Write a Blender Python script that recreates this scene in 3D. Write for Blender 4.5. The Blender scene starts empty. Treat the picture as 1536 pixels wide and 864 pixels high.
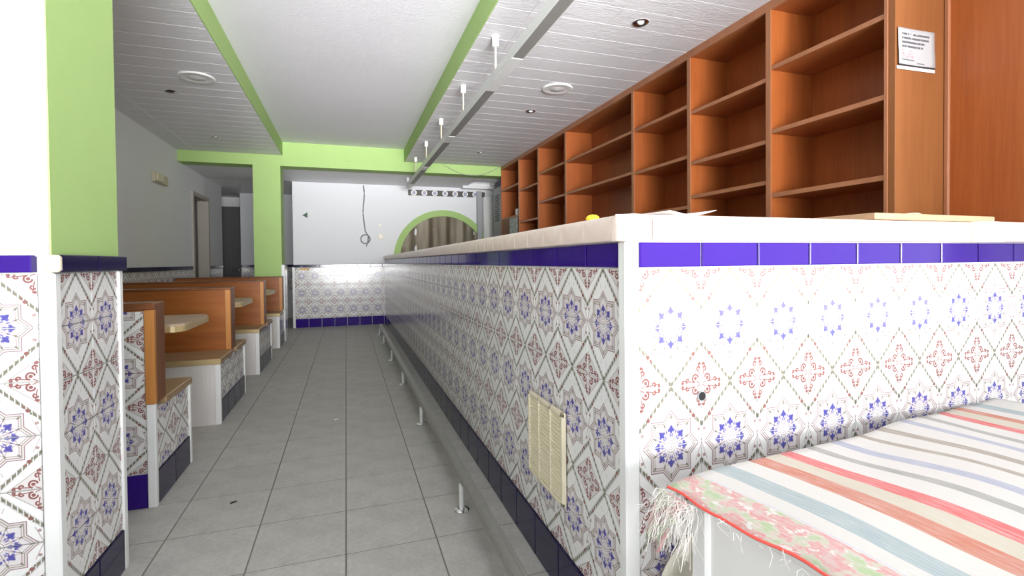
import bpy, bmesh, math, random
import numpy as np
from mathutils import Matrix, Vector
random.seed(7)
PI = math.pi
sc = bpy.context.scene
COL = sc.collection

# ------------------------------------------------------------------ camera
F, PPX, PPY, EYE = 742.0, 768.0, 404.0, 1.06
def _n(v):
    v = np.array(v, float); return v/np.linalg.norm(v)
_dy = _n((519-PPX, 394-PPY, F))
_dx = np.array((2980-PPX, 370-PPY, F), float); _dx = _n(_dx-_dy*(_dx@_dy))
_dz = np.cross(_dx, _dy)
if _dz[1] > 0: _dz = -_dz
R = np.stack([_dx, _dy, _dz], 1)              # world axes seen in the lens frame (x right, y down, z ahead)
cam = bpy.data.cameras.new('camera'); cam_o = bpy.data.objects.new('camera', cam); COL.objects.link(cam_o)
right, up, back = R[0], -R[1], -R[2]
cam_o.matrix_world = Matrix(((right[0], up[0], back[0], 0), (right[1], up[1], back[1], 0),
                             (right[2], up[2], back[2], EYE), (0, 0, 0, 1)))
cam.sensor_width = 36.0; cam.lens = 36.0*F/1536
cam.shift_x = 0.0; cam.shift_y = -(432-PPY)/1536
cam.clip_start = 0.02; cam.clip_end = 100
sc.camera = cam_o

# ------------------------------------------------------------------ world, daylight, exposure
w = bpy.data.worlds.new('world'); sc.world = w; w.use_nodes = True
wb = w.node_tree.nodes['Background']
wb.inputs['Color'].default_value = (0.93, 0.97, 1.0, 1); wb.inputs['Strength'].default_value = 1.5
la = bpy.data.lights.new('daylight', 'AREA'); la.shape = 'RECTANGLE'; la.size = 2.5; la.size_y = 1.3; la.spread = math.radians(50)
la.energy = 49; la.color = (0.98, 0.98, 1.0)
lo = bpy.data.objects.new('daylight', la); COL.objects.link(lo)
lo.location = (0.5, -2.36, 1.35); lo.rotation_euler = (PI/2+math.radians(11.5), 0, 0)
su = bpy.data.lights.new('sun', 'SUN'); su.energy = 14.0; su.angle = math.radians(1.5); su.color = (1.0, 0.97, 0.96)
so = bpy.data.objects.new('sun', su); COL.objects.link(so); so.rotation_euler = (math.radians(-22), 0, math.radians(12))   # high sun from behind the building, onto the street
sc.view_settings.view_transform = 'Standard'; sc.view_settings.look = 'None'
sc.view_settings.gamma = 1.0; sc.view_settings.use_curve_mapping = False
sc.view_settings.exposure = 1.05
try:
    sc.cycles.use_denoising = True
    sc.cycles.max_bounces = 10; sc.cycles.diffuse_bounces = 7
    sc.cycles.sample_clamp_indirect = 8
except Exception: pass

# ------------------------------------------------------------------ helpers
def link(o, parent=None):
    COL.objects.link(o)
    if parent is not None: o.parent = parent
    return o
def props(o, label=None, cat=None, group=None, kind=None):
    if label: o['label'] = label
    if cat: o['category'] = cat
    if group: o['group'] = group
    if kind: o['kind'] = kind
    return o
def empty(name, loc=(0, 0, 0), rz=0.0, label=None, cat=None, group=None, kind=None):
    o = bpy.data.objects.new(name, None); o.empty_display_size = 0.1
    o.location = loc; o.rotation_euler = (0, 0, rz); link(o)
    return props(o, label, cat, group, kind)
def mobj(name, mesh, mat, parent=None, loc=(0, 0, 0), rz=0.0):
    """object from existing mesh; loc is local to the parent"""
    o = bpy.data.objects.new(name, mesh)
    if mat is not None and not mesh.materials: mesh.materials.append(mat)
    o.location = loc; o.rotation_euler = (0, 0, rz)
    return link(o, parent)
class B:
    """collects shapes into one bmesh"""
    def __init__(s): s.bm = bmesh.new()
    def box(s, x0, x1, y0, y1, z0, z1, bev=0.0, seg=1):
        r = bmesh.ops.create_cube(s.bm, size=1.0)
        vs = r['verts']
        bmesh.ops.scale(s.bm, verts=vs, vec=(x1-x0, y1-y0, z1-z0))
        bmesh.ops.translate(s.bm, verts=vs, vec=((x0+x1)/2, (y0+y1)/2, (z0+z1)/2))
        if bev > 0:
            es = list({e for v in vs for e in v.link_edges})
            bmesh.ops.bevel(s.bm, geom=es, offset=bev, segments=seg, affect='EDGES', profile=0.5)
        return s
    def cyl(s, p0, p1, r0, r1=None, n=16):
        r1 = r0 if r1 is None else r1
        p0, p1 = Vector(p0), Vector(p1); d = p1-p0
        m = Matrix.Translation((p0+p1)/2) @ d.to_track_quat('Z', 'Y').to_matrix().to_4x4()
        bmesh.ops.create_cone(s.bm, cap_ends=True, segments=n, radius1=r0, radius2=r1, depth=d.length, matrix=m)
        return s
    def tube(s, pts, r, n=8):
        rings = []
        pts = [Vector(p) for p in pts]
        for i, p in enumerate(pts):
            a = pts[max(i-1, 0)]; b = pts[min(i+1, len(pts)-1)]
            q = (b-a).to_track_quat('Z', 'Y')
            rings.append([s.bm.verts.new(p+q @ Vector((r*math.cos(2*PI*k/n), r*math.sin(2*PI*k/n), 0))) for k in range(n)])
        for A, C in zip(rings, rings[1:]):
            for k in range(n): s.bm.faces.new((A[k], A[(k+1) % n], C[(k+1) % n], C[k]))
        s.bm.faces.new(rings[0][::-1]); s.bm.faces.new(rings[-1])
        return s
    def lathe(s, prof, n=24, at=(0, 0, 0)):
        rings = []
        for r, z in prof:
            if r < 1e-6: rings.append([s.bm.verts.new((at[0], at[1], at[2]+z))])
            else: rings.append([s.bm.verts.new((at[0]+r*math.cos(2*PI*k/n), at[1]+r*math.sin(2*PI*k/n), at[2]+z)) for k in range(n)])
        for A, C in zip(rings, rings[1:]):
            for k in range(n):
                f = [A[k % len(A)], A[(k+1) % len(A)], C[(k+1) % len(C)], C[k % len(C)]]
                f = list(dict.fromkeys(f))
                if len(f) >= 3:
                    try: s.bm.faces.new(f)
                    except ValueError: pass
        return s
    def prism(s, poly, axis, a, b):
        """extrude a 2D polygon along an axis: 'x' polygon is (y,z), 'y' is (x,z), 'z' is (x,y)"""
        def P(u, v, t):
            return (t, u, v) if axis == 'x' else (u, t, v) if axis == 'y' else (u, v, t)
        A = [s.bm.verts.new(P(u, v, a)) for u, v in poly]; C = [s.bm.verts.new(P(u, v, b)) for u, v in poly]
        n = len(poly)
        s.bm.faces.new(A); s.bm.faces.new(C[::-1])
        for k in range(n): s.bm.faces.new((A[k], C[k], C[(k+1) % n], A[(k+1) % n]))
        return s
    def mesh(s, name='mesh', smooth=False):
        bmesh.ops.recalc_face_normals(s.bm, faces=s.bm.faces[:])
        me = bpy.data.meshes.new(name); s.bm.to_mesh(me); s.bm.free()
        if smooth:
            for p in me.polygons: p.use_smooth = True
            try: me.set_sharp_from_angle(angle=math.radians(40))
            except Exception: pass
        return me
    def obj(s, name, mat, parent=None, loc=(0, 0, 0), rz=0.0, smooth=False):
        return mobj(name, s.mesh(name, smooth), mat, parent, loc, rz)

# ------------------------------------------------------------------ node expression helper
class NT:
    def __init__(s, name):
        s.mat = bpy.data.materials.new(name); s.mat.use_nodes = True
        s.nt = s.mat.node_tree; s.bsdf = s.nt.nodes['Principled BSDF']
    def node(s, t, **kw):
        n = s.nt.nodes.new(t)
        for k, v in kw.items(): setattr(n, k, v)
        return n
    def put(s, sock, v):
        if isinstance(v, X): s.nt.links.new(v.s, sock)
        elif hasattr(v, 'is_output'): s.nt.links.new(v, sock)
        elif isinstance(v, (tuple, list)): sock.default_value = tuple(v)+(1,) if len(v) == 3 and sock.type == 'RGBA' else tuple(v)
        else: sock.default_value = v
    def m(s, op, *a):
        n = s.node('ShaderNodeMath', operation=op)
        for k, v in enumerate(a): s.put(n.inputs[k], v)
        return X(s, n.outputs[0])
    def mix(s, f, a, b, blend='MIX'):
        n = s.node('ShaderNodeMix', data_type='RGBA', blend_type=blend)
        s.put(n.inputs['Factor'], f); s.put(n.inputs['A'], a); s.put(n.inputs['B'], b)
        return n.outputs['Result']
    def coord(s, kind='Object'):
        return s.node('ShaderNodeTexCoord').outputs[kind]
    def xyz(s, vec):
        n = s.node('ShaderNodeSeparateXYZ'); s.put(n.inputs[0], vec)
        return [X(s, o) for o in n.outputs]
    def mapping(s, vec, scale=(1, 1, 1), rot=(0, 0, 0)):
        n = s.node('ShaderNodeMapping'); s.put(n.inputs['Vector'], vec)
        n.inputs['Scale'].default_value = scale; n.inputs['Rotation'].default_value = rot
        return n.outputs[0]
    def noise(s, vec, scale, detail=4, rough=0.5, dist=0.0):
        n = s.node('ShaderNodeTexNoise'); s.put(n.inputs['Vector'], vec)
        n.inputs['Scale'].default_value = scale; n.inputs['Detail'].default_value = detail
        n.inputs['Roughness'].default_value = rough; n.inputs['Distortion'].default_value = dist
        return X(s, n.outputs[0])
    def ramp(s, f, stops, const=False):
        n = s.node('ShaderNodeValToRGB'); s.put(n.inputs[0], f)
        cr = n.color_ramp
        if const: cr.interpolation = 'CONSTANT'
        while len(cr.elements) < len(stops): cr.elements.new(0.5)
        for e, (p, c) in zip(cr.elements, stops): e.position = p; e.color = tuple(c)+(1,)
        return n.outputs[0]
    def bump(s, h, strength=0.3, dist=0.01):
        n = s.node('ShaderNodeBump'); s.put(n.inputs['Height'], h)
        n.inputs['Strength'].default_value = strength; n.inputs['Distance'].default_value = dist
        s.nt.links.new(n.outputs[0], s.bsdf.inputs['Normal'])
    def rnd(s):
        return X(s, s.node('ShaderNodeObjectInfo').outputs['Random'])
    def out(s, color, rough=0.5, metal=0.0, spec=0.5):
        s.put(s.bsdf.inputs['Base Color'], color); s.put(s.bsdf.inputs['Roughness'], rough)
        s.put(s.bsdf.inputs['Metallic'], metal); s.put(s.bsdf.inputs['Specular IOR Level'], spec)
        return s.mat
class X:
    def __init__(s, T, sock): s.T = T; s.s = sock
    def __add__(s, o): return s.T.m('ADD', s, o)
    __radd__ = __add__
    def __sub__(s, o): return s.T.m('SUBTRACT', s, o)
    def __rsub__(s, o): return s.T.m('SUBTRACT', o, s)
    def __mul__(s, o): return s.T.m('MULTIPLY', s, o)
    __rmul__ = __mul__
    def __truediv__(s, o): return s.T.m('DIVIDE', s, o)
    def __lt__(s, o): return s.T.m('LESS_THAN', s, o)
    def __gt__(s, o): return s.T.m('GREATER_THAN', s, o)
    def abs(s): return s.T.m('ABSOLUTE', s)
    def max(s, o): return s.T.m('MAXIMUM', s, o)
    def min(s, o): return s.T.m('MINIMUM', s, o)
    def sin(s): return s.T.m('SINE', s)
    def cos(s): return s.T.m('COSINE', s)
    def sqrt(s): return s.T.m('SQRT', s)
    def fract(s): return s.T.m('FRACT', s)

def hyp(x, y): return (x*x+y*y).sqrt()

# ------------------------------------------------------------------ materials
def plain(name, col, rough=0.5, metal=0.0, spec=0.5, var=0.05, scale=9.0, bump=0.0, bscale=60.0):
    T = NT(name); c = T.coord()
    n = T.noise(c, scale)
    lo_ = tuple(v*(1-var) for v in col); hi_ = tuple(min(1, v*(1+var)) for v in col)
    col_ = T.mix(n, lo_, hi_)
    if bump: T.bump(T.noise(c, bscale, 3), bump, 0.004)
    return T.out(col_, rough, metal, spec)

def wood(name, dark, mid, light, axis=2, rough=0.38, freq=75.0):
    T = NT(name); c = T.coord()
    sc_ = [freq]*3; sc_[axis] = freq*0.05
    v = T.mapping(c, tuple(sc_))
    g = T.noise(v, 1.0, 6, 0.6, 0.6)
    sc2 = [4.0]*3; sc2[axis] = 0.5
    b = T.noise(T.mapping(c, tuple(sc2)), 1.0, 3, 0.5, 1.0)
    f = g*0.4+b*0.6
    col = T.ramp(f, [(0.33, dark), (0.5, mid), (0.68, light)])
    col = T.mix(T.rnd()*0.16, col, dark)
    T.bump(g, 0.06, 0.002)
    return T.out(col, rough, 0, 0.4)

def tile_pattern():
    T = NT('patterned_azulejo')
    u = T.xyz(T.coord('UV')); x, y = u[0], u[1]
    a = x.abs()
    r = hyp(a, y)
    s1 = a.max(y); s2 = (a+y)*0.70711; star = s1.min(s2)
    c = T.noise(T.mapping(T.coord('UV'), (0.25, 0.25, 0.25)), 1.0, 2)*0.05
    col = T.mix(c, (0.80, 0.80, 0.79), (0.62, 0.62, 0.62))
    def lay(mask, rgb, k=1.0):
        nonlocal col
        col = T.mix(mask*k if k != 1.0 else mask, col, rgb)
    mauve, olive, red, blue, pale = (0.30, 0.20, 0.22), (0.20, 0.19, 0.14), (0.25, 0.10, 0.09), (0.085, 0.08, 0.34), (0.56, 0.50, 0.49)
    # garland of leaves along the chevron and its soft grey band
    t = y+a*0.80-14.8
    tt = (y+a-14.5).abs()*0.72
    lay(tt < 0.75, (0.55, 0.55, 0.54), 0.6)
    lay((tt < (0.34+((a*0.85).fract()-0.5).abs()*0.35)) * ((a*0.85).fract() < 0.74), olive)
    # red corner triangles with scrolls
    tri = t > 1.6
    ca, cy = 10.0-a, 14.8-y
    lay(tri, pale, 0.55)
    lay(tri*((t-1.8).abs() < 0.13), olive, 0.6)
    def ring(cx, cyy, rad, th, rgb, cut=True):
        d = hyp(ca-cx, cy-cyy)
        msk = (d-rad).abs() < th
        if cut: msk = msk*((ca-cx)+(cy-cyy) > -rad*0.9)
        lay(msk*tri, rgb)
    ring(2.0, 1.5, 0.95, 0.24, red); ring(4.6, 0.95, 0.5, 0.22, red); ring(1.0, 3.9, 0.55, 0.22, red)
    ring(6.2, 0.5, 0.25, 0.2, red, False); ring(2.0, 1.5, 0.25, 0.22, red, False); ring(0.6, 5.2, 0.22, 0.2, red, False)
    lay(tri*((cy-0.55*ca+0.1).abs() < 0.15)*(ca < 1.6), red)
    lay(tri*((cy-0.3-0.12*ca).abs() < 0.14)*(ca > 2.6)*(ca < 6.4), red)
    lay(tri*((ca-0.35-0.14*cy).abs() < 0.14)*(cy > 2.2)*(cy < 5.4), red)
    # petals between neighbouring rosettes
    lay((((10.0-a)-y*0.42).abs() < 0.16)*(y < 4.5), mauve, 0.55)
    lay((((10.0-a)*0.42-y).abs() < 0.12)*((10.0-a) < 2.2), mauve, 0.5)
    lay((hyp(a-9.1, y-3.4) < 0.45), red, 0.75)
    for px, py, rr in ((7.2, 7.0, 0.5), (6.4, 7.9, 0.3), (7.9, 6.1, 0.28)):
        lay(((hyp(a-px, y-py)-rr*0.6).abs() < rr*0.42), red if px < 7.5 else olive)
    lay(((a-1.3-(y-9.5)*0.35).abs() < 0.14)*(y > 9.3)*(y < 10.6), mauve, 0.5)
    # eight pointed star
    ins = star < 6.35
    lay(ins, (0.66, 0.61, 0.60))
    lay((star-6.3).abs() < 0.13, mauve)
    lay((star-5.72).abs() < 0.10, olive, 0.9)
    lay((star < 5.2), (0.70, 0.67, 0.68))
    lay((star-5.15).abs() < 0.10, mauve, 0.8)
    ang = T.m('ARCTAN2', y, a)
    k8 = PI/4
    th = (T.m('FLOORED_MODULO', ang+k8/2, k8)-k8/2).abs()
    p = r*th.cos(); q = r*th.sin()
    uu = k8/2-th
    p2 = r*uu.cos(); q2 = r*uu.sin()
    # leaves in the star points and between
    lay((((p-7.3).abs()/0.65+q/0.3) < 1.0), olive)
    lay((((p2-5.5).abs()/0.75+q2/0.26) < 1.0), olive)
    # scrolling lines, spokes
    lay((((r-3.35)-(ang*16.0).cos()*0.42).abs() < 0.13), mauve, 0.8)
    lay((((r-4.9)-(ang*16.0).cos()*0.3).abs() < 0.10), mauve, 0.7)
    lay((q2 < 0.13)*(r > 1.5)*(r < 4.9), mauve, 0.75)
    # blue flowers
    lay((((p-4.25).abs()/1.2+q/0.75) < 1.0), blue)
    lay(((hyp(p-4.0, q-0.72)) < 0.42), blue, 0.9)
    lay((((p-2.75).abs()/0.75+(q-0.28).abs()/0.26) < 1.0), blue, 0.8)
    lay((((p2-3.9).abs()/0.5+q2/0.3) < 1.0), blue, 0.7)
    lay(r < 1.75, (0.80, 0.79, 0.79))
    lay((r-1.5).abs() < 0.13, mauve, 0.7); lay((r-0.85).abs() < 0.12, mauve, 0.7); lay((r-0.35).abs() < 0.12, mauve, 0.7)
    T.bump(T.noise(T.coord('UV'), 0.6, 2), 0.05, 0.002)
    return T.out(col, 0.16, 0, 0.55)

M = {}
M['pattern'] = tile_pattern()
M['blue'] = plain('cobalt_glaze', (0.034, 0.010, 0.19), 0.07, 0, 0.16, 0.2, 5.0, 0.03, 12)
M['navy'] = plain('dark_cobalt_glaze', (0.012, 0.010, 0.05), 0.12, 0, 0.4, 0.2, 5.0, 0.03, 12)  # dark blue; on pillar and first bench sides it stands in for shade
M['white_trim'] = plain('white_corner_bead', (0.80, 0.81, 0.80), 0.25)
M['grout'] = plain('white_grout', (0.68, 0.68, 0.66), 0.8)
M['floor_grout'] = plain('floor_grout', (0.175, 0.16, 0.135), 0.9, var=0.3)
M['green'] = plain('green_paint', (0.375, 0.54, 0.20), 0.75, 0, 0.25, 0.05, 3.0, 0.25, 130)
M['grey_wall'] = plain('pale_wall_paint', (0.78, 0.785, 0.785), 0.8, 0, 0.25, 0.04, 1.5, 0.12, 90)
M['white_wall'] = plain('white_wall_paint', (0.73, 0.74, 0.755), 0.75, 0, 0.25, 0.02, 1.5, 0.08, 90)
M['white_plastic'] = plain('white_plastic', (0.80, 0.80, 0.78), 0.35)
M['cream_plastic'] = plain('cream_plastic', (0.72, 0.66, 0.49), 0.45)
M['cream_soft'] = plain('cream_enamel', (0.83, 0.80, 0.68), 0.4)
M['yellow_plastic'] = plain('yellow_plastic', (0.85, 0.52, 0.02), 0.4)
M['beige_plastic'] = plain('beige_plastic', (0.55, 0.50, 0.36), 0.5)
M['steel'] = plain('brushed_steel', (0.36, 0.355, 0.33), 0.42, 0.6, 0.5, 0.12, 30)
M['chrome'] = plain('chrome', (0.75, 0.75, 0.75), 0.15, 1.0)
M['alu'] = plain('painted_aluminium', (0.66, 0.67, 0.66), 0.45, 0.1)
M['lamp_grey'] = plain('grey_louvre', (0.25, 0.25, 0.235), 0.5, 0.2)
M['dark'] = plain('dark_void', (0.012, 0.012, 0.013), 0.8)
M['door_dark'] = plain('dark_door', (0.10, 0.095, 0.095), 0.5)
M['black'] = plain('black_plastic', (0.02, 0.02, 0.022), 0.5)
M['greybox'] = plain('grey_enamel', (0.30, 0.31, 0.32), 0.45)
M['beige_wall'] = plain('beige_wall_paint', (0.50, 0.46, 0.40), 0.8)
M['shelf_v'] = wood('veneer_upright', (0.26, 0.066, 0.016), (0.35, 0.095, 0.022), (0.42, 0.125, 0.033), 2)
M['shelf_h'] = wood('veneer_shelf', (0.25, 0.072, 0.020), (0.35, 0.108, 0.030), (0.42, 0.145, 0.042), 1)
M['panel'] = wood('veneer_panel', (0.19, 0.066, 0.020), (0.245, 0.090, 0.027), (0.29, 0.112, 0.036), 2, 0.42, 60)
M['edge_wood'] = wood('veneer_edge', (0.30, 0.125, 0.060), (0.37, 0.155, 0.075), (0.43, 0.19, 0.095), 2)
M['honey_x'] = wood('honey_back', (0.20, 0.058, 0.012), (0.31, 0.098, 0.020), (0.42, 0.155, 0.038), 0, 0.32, 40)
M['honey_dark'] = wood('honey_end', (0.13, 0.045, 0.016), (0.19, 0.066, 0.024), (0.25, 0.095, 0.035), 2, 0.35)  # dark trim wood; on backrest ends the tone carries painted shade
M['honey_light'] = wood('honey_edge', (0.38, 0.155, 0.035), (0.48, 0.20, 0.05), (0.55, 0.25, 0.075), 2, 0.35)
M['seat_wood'] = wood('seat_board', (0.26, 0.17, 0.085), (0.34, 0.23, 0.125), (0.42, 0.30, 0.17), 0, 0.4)
M['table_wood'] = wood('table_board', (0.40, 0.29, 0.19), (0.48, 0.36, 0.25), (0.55, 0.43, 0.31), 0, 0.35)
M['brass_edge'] = plain('tan_edging', (0.52, 0.40, 0.20), 0.3, 0.2)
M['whitewash'] = wood('whitewashed_board', (0.66, 0.62, 0.58), (0.76, 0.73, 0.70), (0.82, 0.80, 0.77), 2, 0.5, 40)
M['pine'] = wood('pale_board', (0.36, 0.22, 0.125), (0.42, 0.27, 0.155), (0.48, 0.33, 0.20), 0, 0.5)

def m_floor():
    T = NT('grey_floor_tile'); c = T.coord(); rn = T.rnd()
    n = T.noise(c, 7, 5, 0.6) ; n2 = T.noise(c, 55, 4, 0.7)
    f = n*0.6+n2*0.4
    col = T.ramp(f, [(0.32, (0.36, 0.35, 0.325)), (0.5, (0.455, 0.443, 0.415)), (0.68, (0.54, 0.53, 0.50))])
    col = T.mix(rn*0.18, col, (0.30, 0.29, 0.27))
    T.bump(n2, 0.05, 0.002)
    return T.out(col, n*0.15+0.42, 0, 0.12)
M['floor'] = m_floor()
def m_marble():
    T = NT('pinkish_edge_tile'); c = T.coord()
    n = T.noise(c, 14, 5, 0.6)
    col = T.ramp(n, [(0.3, (0.68, 0.54, 0.47)), (0.55, (0.78, 0.66, 0.59)), (0.75, (0.83, 0.74, 0.68))])
    col = T.mix(T.rnd()*0.35, col, (0.74, 0.62, 0.55))
    return T.out(col, 0.3, 0, 0.5)
M['marble'] = m_marble()
def m_plaster():
    T = NT('rough_plaster'); c = T.coord()
    n = T.noise(c, 45, 5, 0.65); b = T.noise(c, 1.3, 3)
    col = T.mix(b, (0.74, 0.74, 0.78), (0.82, 0.82, 0.85))
    T.bump(n, 0.45, 0.006)
    return T.out(col, 0.85, 0, 0.2)
M['plaster'] = m_plaster()
def m_plank():
    T = NT('embossed_ceiling_board'); c = T.coord(); rn = T.rnd()
    sh = T.node('ShaderNodeVectorMath', operation='ADD'); T.put(sh.inputs[0], c)
    cb = T.node('ShaderNodeCombineXYZ'); T.put(cb.inputs[0], rn*31.0); T.put(cb.inputs[1], rn*17.0); T.put(sh.inputs[1], cb.outputs[0])
    v = T.mapping(sh.outputs[0], (9, 42, 1))
    n = T.noise(v, 1.0, 3, 0.55, 1.6)
    col = T.mix(n, (0.68, 0.68, 0.70), (0.80, 0.80, 0.82))
    T.bump(n, 0.55, 0.006)
    return T.out(col, 0.5, 0, 0.35)
M['plank'] = m_plank()
M['groove'] = plain('white_groove', (0.88, 0.88, 0.88), 0.5)
def m_niche():
    T = NT('crinkled_metal_sheet'); c = T.coord()
    v = T.mapping(c, (7, 1, 0.8))
    n = T.noise(v, 1.0, 4, 0.55, 0.3); n2 = T.noise(c, 3, 3)
    col = T.ramp(n, [(0.3, (0.05, 0.043, 0.03)), (0.5, (0.11, 0.095, 0.068)), (0.66, (0.19, 0.17, 0.135)), (0.8, (0.30, 0.28, 0.24))])
    col = T.mix(n2*0.6, col, (0.16, 0.12, 0.06))
    return T.out(col, 0.5, 0.3, 0.4)
M['niche'] = m_niche()
def m_rug():
    T = NT('striped_rag_weave'); uv = T.xyz(T.coord('UV')); u, v = uv[0], uv[1]     # u metres across the stripes, v along them
    wob = T.noise(T.mapping(T.coord('UV'), (3, 3, 1)), 1.0, 2)*0.026-0.013
    un = T.m('DIVIDE', u+wob, 1.5)
    W, BE, BL, CO, RE, GR, LA, TN = (0.60, 0.59, 0.56), (0.52, 0.48, 0.39), (0.33, 0.40, 0.42), (0.50, 0.19, 0.13), (0.60, 0.14, 0.14), (0.33, 0.33, 0.31), (0.36, 0.38, 0.47), (0.34, 0.30, 0.25)
    st = [(0, W), (.128, BL), (.178, W), (.236, CO), (.292, BE), (.345, RE), (.392, W), (.452, GR), (.482, W), (.540, LA), (.580, W), (.645, TN), (.670, W), (.735, TN), (.770, W),
          (.850, LA), (.885, W), (.945, GR), (.980, W), (1.045, RE), (1.085, BE), (1.150, CO), (1.190, W), (1.245, BL), (1.30, W)]
    st1 = [s for s in st]
    col = T.ramp(un, [(p/1.5, c_) for p, c_ in st1], True)
    # floral band beside the red hem
    fl = T.noise(T.mapping(T.coord('UV'), (26, 18, 1)), 1.0, 3, 0.6)
    fl2 = T.noise(T.mapping(T.coord('UV'), (60, 30, 1)), 1.0, 2, 0.6)
    band = T.ramp(fl, [(0.38, (0.36, 0.48, 0.26)), (0.47, (0.54, 0.50, 0.43)), (0.53, (0.60, 0.28, 0.28)), (0.66, (0.56, 0.42, 0.40))])
    band = T.mix(fl2 > 0.60, band, (0.64, 0.62, 0.59))
    col = T.mix((u < 0.086), col, band)
    col = T.mix((u > 0.0895)*(u < 0.0915), col, (0.45, 0.45, 0.62))
    yarn = T.noise(T.mapping(T.coord('UV'), (260, 14, 1)), 1.0, 3, 0.7)
    col = T.mix((yarn-0.40)*1.6, col, (0.62, 0.61, 0.58))
    weave = T.noise(T.mapping(T.coord('UV'), (420, 90, 1)), 1.0, 2, 0.6)
    T.bump(weave, 0.5, 0.003)
    return T.out(col, 0.9, 0, 0.1)
M['rug'] = m_rug()
M['hem'] = plain('red_hem', (0.80, 0.10, 0.08), 0.85)
M['fringe'] = plain('white_yarn', (0.80, 0.78, 0.74), 0.9)
def m_paper(lines):
    T = NT('printed_paper' if lines else 'blank_paper')
    uv = T.xyz(T.coord('UV')); u, v = uv[0], uv[1]
    col = T.mix(T.noise(T.coord('UV'), 3, 2)*0.3, (0.40, 0.395, 0.40) if lines else (0.84, 0.83, 0.83), (0.35, 0.345, 0.35) if lines else (0.76, 0.74, 0.74))
    if lines:
        txt = T.noise(T.mapping(T.coord('UV'), (30, 3, 1)), 1.0, 2, 0.5)
        for yy, x0, x1, th in ((0.85, .10, .86, .027), (0.74, .10, .84, .027), (0.63, .10, .74, .027), (0.52, .10, .68, .027), (0.16, .08, .46, .014), (0.10, .5, .72, .012)):
            col = T.mix(((v-yy).abs() < th)*(u > x0)*(u < x1)*(txt > 0.38)*0.85, col, (0.05, 0.05, 0.06))
        sig = T.noise(T.mapping(T.coord('UV'), (8, 9, 1)), 1.0, 2, 0.5, 1.5)
        col = T.mix(((sig-0.5).abs() < 0.03)*(u > .08)*(u < .42)*(v > .2)*(v < .42)*0.8, col, (0.42, 0.10, 0.13))
        col = T.mix((v < 0.035), col, (0.05, 0.05, 0.06))
    return T.out(col, 0.7, 0, 0.2)
M['paper'] = m_paper(False); M['printed'] = m_paper(True)
def m_print():
    T = NT('grey_print'); c = T.coord()
    n = T.noise(c, 28, 2)
    col = T.ramp(n, [(0.4, (0.25, 0.29, 0.27)), (0.55, (0.45, 0.48, 0.46)), (0.7, (0.6, 0.62, 0.6))])
    return T.out(col, 0.6)
M['print'] = m_print()

# ------------------------------------------------------------------ tiles
_tm = {}
def tile_mesh(w_, h_, y0=0.0, y1=14.8, t=0.0035, bev=0.0012, mat='pattern', gap=0.003):
    """wall tile standing in the local XZ plane, face towards -Y, base centre at the origin; UV in pattern centimetres"""
    key = (round(w_, 4), round(h_, 4), y0, y1, t, mat)
    if key in _tm: return _tm[key]
    hw = w_/2-gap/2; z0, z1 = gap/2, h_-gap/2
    V = [(-hw, 0, z0), (hw, 0, z0), (hw, 0, z1), (-hw, 0, z1),
         (-hw, -t+bev*.6, z0), (hw, -t+bev*.6, z0), (hw, -t+bev*.6, z1), (-hw, -t+bev*.6, z1),
         (-hw+bev, -t, z0+bev), (hw-bev, -t, z0+bev), (hw-bev, -t, z1-bev), (-hw+bev, -t, z1-bev)]
    Fc = [(8, 9, 10, 11)]
    for k in range(4):
        j = (k+1) % 4
        Fc += [(4+k, 4+j, 8+j, 8+k), (k, j, 4+j, 4+k)]
    me = bpy.data.meshes.new('tile'); me.from_pydata(V, [], Fc)
    uvl = me.uv_layers.new(name='uv')
    for lp in me.loops:
        vx, _, vz = V[lp.vertex_index]
        uvl.data[lp.index].uv = (vx/(w_/2)*10.0, y0+(y1-y0)*vz/h_)
    me.materials.append(M[mat]); me.update()
    _tm[key] = me
    return me
RH = 0.148
def tile_face(parent, origin, ang, cols, rows, name='pattern_tile', top_row0=0):
    """cols: list of (offset of left edge, width) along the face; rows: list of (z0, height, y0, y1) in pattern cm; origin in parent space"""
    ca, sa = math.cos(ang), math.sin(ang)
    for z0, h_, y0, y1 in rows:
        for off, wd in cols:
            me = tile_mesh(wd, h_, y0, y1)
            m_ = off+wd/2
            mobj(name, me, None, parent, (origin[0]+m_*ca, origin[1]+m_*sa, z0), ang)
def plain_tiles(parent, origin, ang, cols, z0, h_, mat, name, t=0.007):
    ca, sa = math.cos(ang), math.sin(ang)
    for off, wd in cols:
        m_ = off+wd/2
        mobj(name, tile_mesh(wd, h_, 0, 1, t, 0.003, mat, 0.005 if mat == 'blue' else 0.003), None, parent, (origin[0]+m_*ca, origin[1]+m_*sa, z0), ang)
def rows_down(ztop, n, h_=RH):
    """rows counted from the top: even rows carry the rosette at their foot, odd rows at their head"""
    out = []
    for k in range(n):
        z0 = ztop-(k+1)*h_
        out.append((z0, h_, 0.0, 14.8) if k % 2 == 0 else (z0, h_, 14.8, 0.0))
    return out
def run(a, b, pitch, anchor=None):
    """column list from a to b (b cut)"""
    out = []; p = a
    while p < b-0.012:
        wd = min(pitch, b-p); out.append((p, wd)); p += pitch
    return out

# ================================================================== SETTING
ZC, ZS, ZB, ZR = 2.70, 2.52, 2.378, 2.385
XL, XR, YF = -2.02, 2.64, 8.75
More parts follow.
